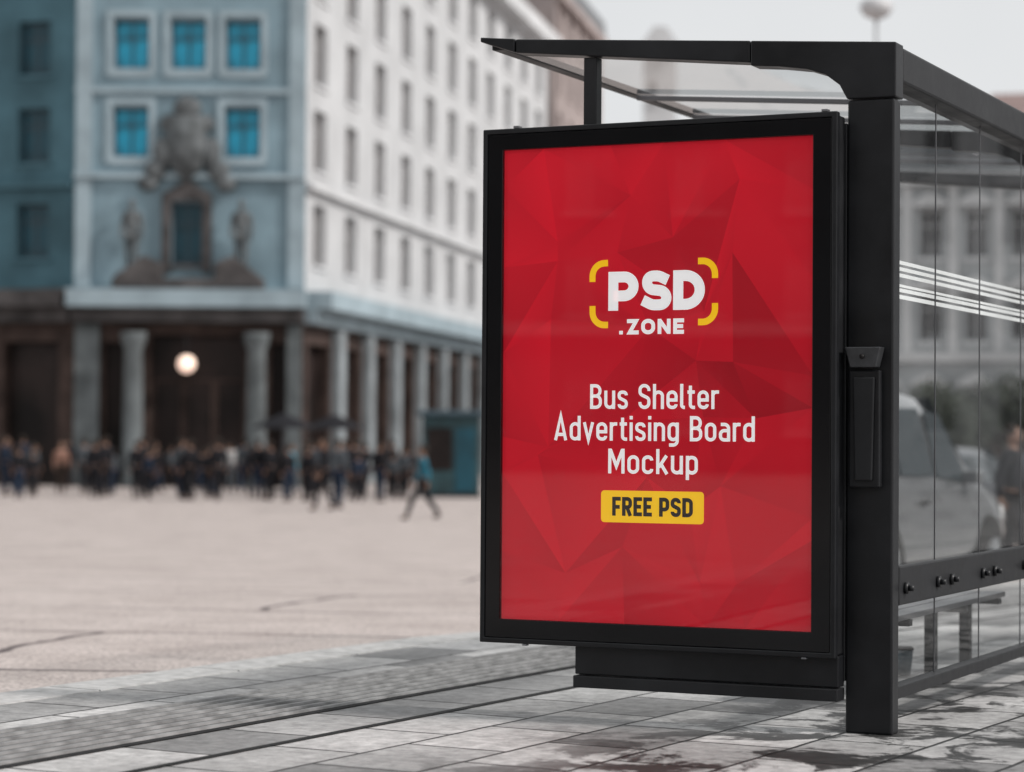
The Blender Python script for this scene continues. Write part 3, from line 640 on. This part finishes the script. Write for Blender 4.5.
# right wing
MW,L_=frame(*P1,*P0); cols=[2.1+5*i for i in range(11)]; ops=[]
for z in rows:
    for x in cols: ops.append((x-.95,x+.95,z-1.2,z+1.2))
for x in cols: ops.append((x-1.6,x+1.6 if x+1.6<L_ else L_-.3,ZB,4.6))
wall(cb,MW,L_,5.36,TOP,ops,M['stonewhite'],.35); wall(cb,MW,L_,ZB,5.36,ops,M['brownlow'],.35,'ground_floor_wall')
for z in rows:
    for x in cols: window(cb,MW,x,z,1.9,2.4,M['wframeb'],M['wpane'],M['trimw'],.33)
for x in cols:
    MB(MW).box(x-1.65,x+1.65,.455,.5,ZB,4.7).build('shop_window',M['shop'],cb,local=False)
    mb=MB(MW); mb.box(x+2.0,x+3.0,-.35,-.004,ZB,5.3); mb.build('pilaster',M['pila'],cb,local=False)
band(cb,MW,L_,5.37,5.9,.5,M['trim'],'entablature'); band(cb,MW,L_,5.92,6.6,1.1,M['trim']); band(cb,MW,L_,10.55,10.8,.3,M['trimw'],'string_course'); band(cb,MW,L_,24.5,25.4,.9,M['trimw'])
# left wing
MW,L_=frame(*P3,*P2); cols=[18.2-3.4*i for i in range(5)]; ops=[]
for z in rows:
    for x in cols: ops.append((x-.7,x+.7,z-1.05,z+1.05))
for x in cols: ops.append((x-1.2,x+1.2,ZB,4.6))
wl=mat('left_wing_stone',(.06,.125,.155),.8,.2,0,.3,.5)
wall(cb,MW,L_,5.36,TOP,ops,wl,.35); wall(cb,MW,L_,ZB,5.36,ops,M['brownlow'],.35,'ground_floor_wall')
for z in rows:
    for x in cols: window(cb,MW,x,z,1.4,2.1,M['wframe'],M['tealdark'],wl,.33)
for x in cols: MB(MW).box(x-1.25,x+1.25,.455,.5,ZB,4.7).build('shop_window',M['shop'],cb,local=False)
band(cb,MW,L_,5.37,5.9,.5,M['stonebrown'],'entablature'); band(cb,MW,L_,5.92,6.6,1.0,M['stonebrown']); band(cb,MW,L_,10.55,10.8,.3,wl,'string_course')
mb=MB(); pts=[P3,P2,P1,P0,(P0[0]-30,P0[1]+6),(P3[0],P0[1])]; mb.add([(x,y,TOP-.05) for x,y in pts],[tuple(range(6))]); mb.build('roof',M['roof'],cb,local=False)
lp=thing('portal_lamp',T(pX(187,91.4),91.2,3.35),'bright warm globe lamp hanging in the dark portal','lamp')
mb=MB(); mb.ball((0,0,.4),.34,18,12); mb.build('globe',M['lampglow'],lp,0,True)
mb=MB(); mb.cyl((0,0,.75),(0,0,1.5),.03); mb.build('rod',M['black2'],lp)
mb=MB(); mb.cyl((0,0,.72),(0,0,.78),.14); mb.build('rod_cap',M['black2'],lp)
def simple_building(name,a,b,top,wm,rows_,cols_,w,h,label,fm,pm,sm,roofm,depth=14,parapet=.6,cat='building',ornate=False):
    MW,L_=frame(*a,*b); bb=thing(name,T((a[0]+b[0])/2,(a[1]+b[1])/2,ZB),label,cat)
    ops=[(x-w/2,x+w/2,z-h/2,z+h/2) for z in rows_ for x in cols_(L_)]
    wall(bb,MW,L_,ZB,top,ops,wm,.3)
    for z in rows_:
        for x in cols_(L_):
            window(bb,MW,x,z,w,h,fm,pm,sm,.28)
            if ornate: MB(MW).prism([(x-w*.75,z+h/2+.12),(x+w*.75,z+h/2+.12),(x+w*.75,z+h/2+.3),(x,z+h/2+.75),(x-w*.75,z+h/2+.3)],-.3,-.004).build('window_pediment',sm,bb,local=False)
    if ornate:
        c=cols_(L_)
        for u,v in zip(c,c[1:]):
            x=(u+v)/2; MB(MW).box(x-.2,x+.2,-.18,-.004,4.85,top-.62).build('pilaster',sm,bb,local=False)
    mb=MB(MW); mb.add([(0,0,ZB),(0,depth,ZB),(0,depth,top),(0,0,top),(L_,0,ZB),(L_,depth,ZB),(L_,depth,top),(L_,0,top)],[(0,3,2,1),(4,5,6,7),(1,2,6,5)]); mb.build('side_wall',wm,bb,local=False)
    mb=MB(MW); mb.prism([(-.3,top+.003),(L_+.3,top+.003),(L_-.8,top+parapet*2),(.8,top+parapet*2)],-.3,depth); mb.build('roof',roofm,bb,local=False)
    band(bb,MW,L_,top-.6,top-.003,.5,sm); band(bb,MW,L_,4.4,4.8,.35,sm,'string_course')
    return bb,MW,L_
ev=lambda sp,o:(lambda L_:[o+sp*i for i in range(int((L_-o)/sp)+1) if o+sp*i<L_-1])
A=(P1[0]+fd[0]*58,P1[1]+fd[1]*58); B=(P1[0]+fd[0]*78,P1[1]+fd[1]*78)
simple_building('brown_building',A,B,29,M['brownwall'],[2,6,9.6,13.2,16.8,20.4,24,27],ev(4,2),1.5,2.2,'brown stone building further down the street beyond the pale wing',M['wframeb'],M['wpane'],M['brownwall'],M['roof'])
A=(P1[0]+fd[0]*96+.6,P1[1]+fd[1]*96); B=(A[0]+2.6,A[1]-.2)
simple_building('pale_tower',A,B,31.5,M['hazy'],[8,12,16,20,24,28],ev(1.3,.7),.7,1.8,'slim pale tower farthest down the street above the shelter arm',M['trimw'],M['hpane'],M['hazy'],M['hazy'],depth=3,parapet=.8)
simple_building('pale_apartment_building',(13,104),(24.5,101),12.6,M['stonegrey'],[2.2,6.3,9.9],ev(1.95,1.2),1.0,2.1,'pale stone apartment building with tall windows seen through the shelter glass',M['trimw'],M['dpane'],M['trimw'],M['roof'],ornate=True)
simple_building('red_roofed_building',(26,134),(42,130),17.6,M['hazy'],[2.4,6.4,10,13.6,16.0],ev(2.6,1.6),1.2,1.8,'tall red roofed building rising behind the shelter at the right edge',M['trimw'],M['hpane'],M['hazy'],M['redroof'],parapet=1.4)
simple_building('grey_apartment_building',(26,96),(48,86),11,M['stonegrey'],[2.4,6.2,9.2],ev(2.8,1.6),1.2,2.0,'long grey apartment building at the far right beyond the trees',M['wframeb'],M['wpane'],M['trimw'],M['roof'])
simple_building('unseen_right_building',(50,82),(76,42),15,M['stonewhite'],[2.4,6.2,9.6,12.6],ev(3.0,2),1.4,2.2,'unseen stone building added at the far right to be mirrored in the shelter side glass',M['trimw'],M['dpane'],M['trimw'],M['roof'],ornate=True)  # out of view; added so the side glass has a facade to reflect
simple_building('unseen_rear_building',(-24,-62),(-70,-20),19,mat('dim_wall',(.10,.095,.09),.8,.2,0,.3,.3),[2.4,6.2,9.6,13,16.4],ev(3.6,2),1.5,2.3,'unseen building added behind the viewer to be mirrored faintly in the board glass',M['hpane'],mat('dim_pane',(.2,.2,.2),.6,.3,0,.5,.3),M['hpane'],M['roof'])  # out of view; added dark so its reflection leaves the poster red vivid
kx=pX(452,80); kz=g(80)-.12
kk=thing('kiosk',T(kx,80,kz),'dark teal street kiosk with flat overhanging roof behind the board edge','kiosk')
MB().box(-.95,.95,-.9,.9,.1,2.7).build('body',M['kiosk'],kk,.03)
MB().box(-1.15,1.15,-1.1,1.1,2.703,2.88).build('roof',M['wframe'],kk,.03); MB().box(-1.0,1.0,-.95,.95,0,.098).build('base',M['black2'],kk)
MB().box(-.8,.05,-.93,-.903,.9,2.3).build('display_panel',M['shop'],kk,.01); MB().box(.15,.8,-.93,-.903,.2,2.3).build('door',M['tealdark'],kk,.01)
for px,Y,lab in ((284,82,'dark open parasol among the crowd right of the portal'),(335,86,'dark open parasol before the arcade of the pale wing')):
    pr=thing('parasol',T(pX(px,Y),Y,g(Y)-.12),lab,'parasol')
    mb=MB(); mb.lathe([(1.15,2.25),(.65,2.52),(.02,2.78)],8); mb.build('canopy',cl['black'],pr); mb=MB(); mb.cyl((0,0,.05),(0,0,2.7),.03); mb.build('pole',M['grey'],pr)
    mb=MB(); mb.lathe([(.3,0),(.3,.06),(.08,.09)],14); mb.build('base',M['black2'],pr)
sx,sy=pX(875,58),58.0; sz=g(sy)-.12
sl=thing('street_lamp',T(sx,sy,sz),'tall street lamp whose round head shows above the shelter roof','street lamp')
hh=(440-4)*58/F+CAMZ-sz
MB().cyl((0,0,0),(0,0,hh-.35),.09,.04).build('pole',M['hpane'],sl,0,True)
MB().lathe([(.16,0),(.16,.5),(.1,.7)]).build('base',M['grey'],sl,0,True)
MB().lathe([(.05,hh-.4),(.30,hh-.28),(.42,hh-.10),(.34,hh+.08),(.05,hh+.16)]).build('lamp_head',mat('lamp_head_grey',(.5,.5,.51),.4),sl,0,True)
# ------------------------------------------------------------------ trees
def tree(x,y,h,r,label,seed,z=None):
    rr=random.Random(seed); z=g(y)-.12 if z is None else z
    t=thing('tree',T(x,y,z),label,'tree')
    mb=MB(); mb.cyl((0,0,0),(.05,0,h*.45),.17,.11); tips=[]
    for i in range(7):
        a=i*2.4+rr.random(); p0=Vector((.05,0,h*(.3+.04*i))); p1=p0+Vector((math.cos(a)*r*.6,math.sin(a)*r*.6,h*(.22+.05*rr.random()))); mb.cyl(p0,p1,.07,.025,8); tips.append(p1)
    mb.cyl((.05,0,h*.44),(0,.05,h*.85),.11,.03,8); mb.build('trunk',M['bark'],t,0,True)
    mb=MB()
    cs=[(tip,r*rr.uniform(.35,.5)) for tip in tips]+[(Vector((rr.uniform(-.5,.5)*r,rr.uniform(-.5,.5)*r,h*rr.uniform(.6,.95))),r*rr.uniform(.3,.5)) for _ in range(8)]
    for c,cr in cs:
        for _ in range(230):
            v=Vector((rr.gauss(0,1),rr.gauss(0,1),rr.gauss(0,.8))); v=v.normalized()*cr*(rr.random()**.4)
            p=c+v; a=Vector((rr.gauss(0,1),rr.gauss(0,1),rr.gauss(0,1))).normalized(); b=a.orthogonal().normalized(); s=rr.uniform(.07,.15)
            mb.add([p-a*s,p+b*s*.5,p+a*s,p-b*s*.5],[(0,1,2,3)])
    mb.build('crown',M['leaf'],t)
tree(10.6,62,3.6,1.6,'small dark leafy tree seen through the glass right of the post',1)
tree(13.4,66,3.4,1.8,'dark tree at the right edge beyond the shelter glass',2)
tree(8.2,70,3.6,1.6,'dark low tree partly hidden behind the shelter post',3)
# ------------------------------------------------------------------ cars
def car(x,y,rz_,paint,label,h=1.0,name='car',group=None):
    z=g(y)-.12; c=thing(name,T(x,y,z,rz_),label,'car',group)
    ST=[(-2.16,.66,.45,.72,.74),(-2.10,.80,.34,.92,.98),(-1.98,.87,.28,1.02,1.20),(-1.78,.88,.25,1.04,1.55),(-1.35,.89,.25,1.04,1.64),(-.2,.89,.25,1.02,1.67),(.45,.89,.25,1.0,1.62),(1.12,.885,.25,.98,1.10),(1.6,.87,.26,.94,1.0),(2.0,.82,.3,.82,.88),(2.13,.70,.38,.68,.70),(2.17,.6,.42,.6,.62)]
    def top_(ro): return ro if ro<1.15 else 1.15+(ro-1.15)*(1+(h-1)*3)
    vs=[];m=0
    for x_,w,zb,be,ro in ST:
        ro=top_(ro); k=min(1,max(0,(ro-be-.1)/.4)); wr=w*(.9-.17*k)
        half=[(w*.85,zb),(w,zb+.12),(w*1.01,(zb+be)/2),(w*.97,be),(wr,ro-.05),(wr*.8,ro)]
        secs=[(0,zb)]+half+[(0,ro+.01)]+[(-a,b) for a,b in half[::-1]]
        m=len(secs); vs+=[(x_,a,b) for a,b in secs]
    fs=[(j*m+i,j*m+(i+1)%m,(j+1)*m+(i+1)%m,(j+1)*m+i) for j in range(len(ST)-1) for i in range(m)]+[tuple(range(m-1,-1,-1)),tuple(range((len(ST)-1)*m,len(ST)*m))]
    mb=MB(); mb.add(vs,fs); b=mb.build('body',paint,c,0,True); sb=b.modifiers.new('s','SUBSURF'); sb.levels=1; sb.render_levels=1
    def at(x_,t):
        for a,b2 in zip(ST,ST[1:]):
            if a[0]<=x_<=b2[0]:
                u=(x_-a[0])/(b2[0]-a[0]); w=a[1]+(b2[1]-a[1])*u; be=a[3]+(b2[3]-a[3])*u; ro=top_(a[4])+(top_(b2[4])-top_(a[4]))*u
                k=min(1,max(0,(ro-be-.1)/.4)); wr=w*(.9-.17*k); return w*.97+(wr-w*.97)*t, be+(ro-.05-be)*t
    for s in (-1,1):
        for a,b2 in ((-1.62,-1.0),(-.94,-.12),(-.05,.78)):
            poly=[(a,.1),(b2,.1),(min(b2,.42) if b2>.4 else b2-.02,.84),(a+.06,.84)]
            q=[]
            for x_,t in poly:
                y_,z_=at(x_,t); q.append((x_,s*(y_+.014),z_))
            MB().add(q+[(u,v-s*.01,w) for u,v,w in q],[(0,1,2,3)]+[(i,i+4,(i+1)%4+4,(i+1)%4) for i in range(4)]).build('side_window',M['carglass'],c)
        MB().box(.62,.80,s*.93-.07,s*.93+.07,1.02,1.14).build('mirror',paint,c,.02)
        MB().box(-.55,-.38,s*.905-.012,s*.905+.012,.86,.89).build('door_handle',M['black2'],c)
        for x_ in (-1.35,1.32):
            MB().cyl((x_,s*.895,.34),(x_,s*.70,.34),.39,n=24).build('wheel_arch',M['tyre'],c)
            w=MB().cyl((x_,s*.915,.33),(x_,s*.71,.33),.33,n=28).build('wheel',M['tyre'],c,.02)
            mb=MB(); mb.cyl((x_,s*.918,.33),(x_,s*.925,.33),.20,n=20)
            for k in range(5):
                a=k*2*math.pi/5; mb.cyl((x_,s*.93,.33),(x_+.19*math.cos(a),s*.93,.33+.19*math.sin(a)),.022,n=6)
            mb.build('rim',M['steel'],w)
        MB().box(1.93,2.08,s*.66-.12,s*.66+.12,.66,.80).build('headlight',M['light'],c,.03)
        MB().box(-2.12,-1.98,s*.74-.1,s*.74+.1,.82,1.08).build('tail_light',M['redlight'],c,.03)
    f=[(.50,-.58,top_(1.585)),(.50,.58,top_(1.585)),(1.10,.74,1.10),(1.10,-.74,1.10)]
    MB().add([(a+.03,b2,c2+.03) for a,b2,c2 in f],[(0,1,2,3)]).build('windscreen',M['carglass'],c)
    MB().add([(-1.83,-.58,top_(1.48)),(-1.83,.58,top_(1.48)),(-2.02,.70,1.16),(-2.02,-.70,1.16)],[(0,3,2,1)]).build('rear_window',M['carglass'],c)
    MB().box(-2.19,-2.15,-.26,.26,.52,.63).build('plate',M['frost'],c); MB().box(2.14,2.19,-.5,.5,.42,.52).build('grille',M['black2'],c)
    return c
def qs(q,s): return (cP*q+sP*s,-sP*q+cP*s)
paint=mat('grey_paint',(.16,.165,.17),.22,.5,.3,.05,coat=.8)
x,y=qs(-7.62,19.8); car(x,y,90-PT,paint,'grey tall hatchback parked at the kerb behind the shelter glass',h=1.12)
x,y=qs(-13.2,39); car(x,y,90-PT,mat('dark_paint',(.03,.035,.045),.25,.5,.3,.05,coat=.6),'dark hatchback further along the road beyond the parked grey car')
x,y=qs(-9.5,50); car(x,y,90-PT,mat('white_paint',(.6,.6,.6),.25,.5,.0,.05,coat=.6),'white hatchback far along the road near the trees')
# ------------------------------------------------------------------ light
w=bpy.data.worlds.new('World'); S.world=w; w.use_nodes=True; nt=w.node_tree; bg=nt.nodes['Background']
EL,AZ=40,109      # azimuth from +Y toward +X
sky=N(nt,'ShaderNodeTexSky',sky_type='NISHITA'); sky.sun_disc=False; sky.sun_elevation=R(EL); sky.sun_rotation=R(AZ); sky.dust_density=4; sky.air_density=1
hs=N(nt,'ShaderNodeHueSaturation'); hs.inputs['Saturation'].default_value=.35; nt.links.new(sky.outputs[0],hs.inputs['Color'])
tc=N(nt,'ShaderNodeTexCoord'); no=N(nt,'ShaderNodeTexNoise'); no.inputs['Scale'].default_value=2.2; no.inputs['Detail'].default_value=5; nt.links.new(tc.outputs['Generated'],no.inputs[0])
rp=N(nt,'ShaderNodeValToRGB'); rp.color_ramp.elements[0].position=.35; rp.color_ramp.elements[1].position=.65
rp.color_ramp.elements[0].color=(8.2,8.35,8.5,1); rp.color_ramp.elements[1].color=(9.8,9.85,9.9,1); nt.links.new(no.outputs[0],rp.inputs[0])
mx=N(nt,'ShaderNodeMixRGB'); mx.inputs[0].default_value=.85; nt.links.new(hs.outputs[0],mx.inputs[1]); nt.links.new(rp.outputs[0],mx.inputs[2]); nt.links.new(mx.outputs[0],bg.inputs[0]); bg.inputs[1].default_value=.10
sd=bpy.data.lights.new('sun','SUN'); sd.energy=3.0; sd.angle=R(4); sd.color=(1,.95,.91); so=bpy.data.objects.new('sun',sd); COL.objects.link(so)
v=Vector((math.sin(R(AZ))*math.cos(R(EL)),math.cos(R(AZ))*math.cos(R(EL)),math.sin(R(EL)))); so.rotation_euler=v.to_track_quat('Z','Y').to_euler()
S.view_settings.view_transform='Standard'; S.view_settings.look='None'; S.view_settings.exposure=0
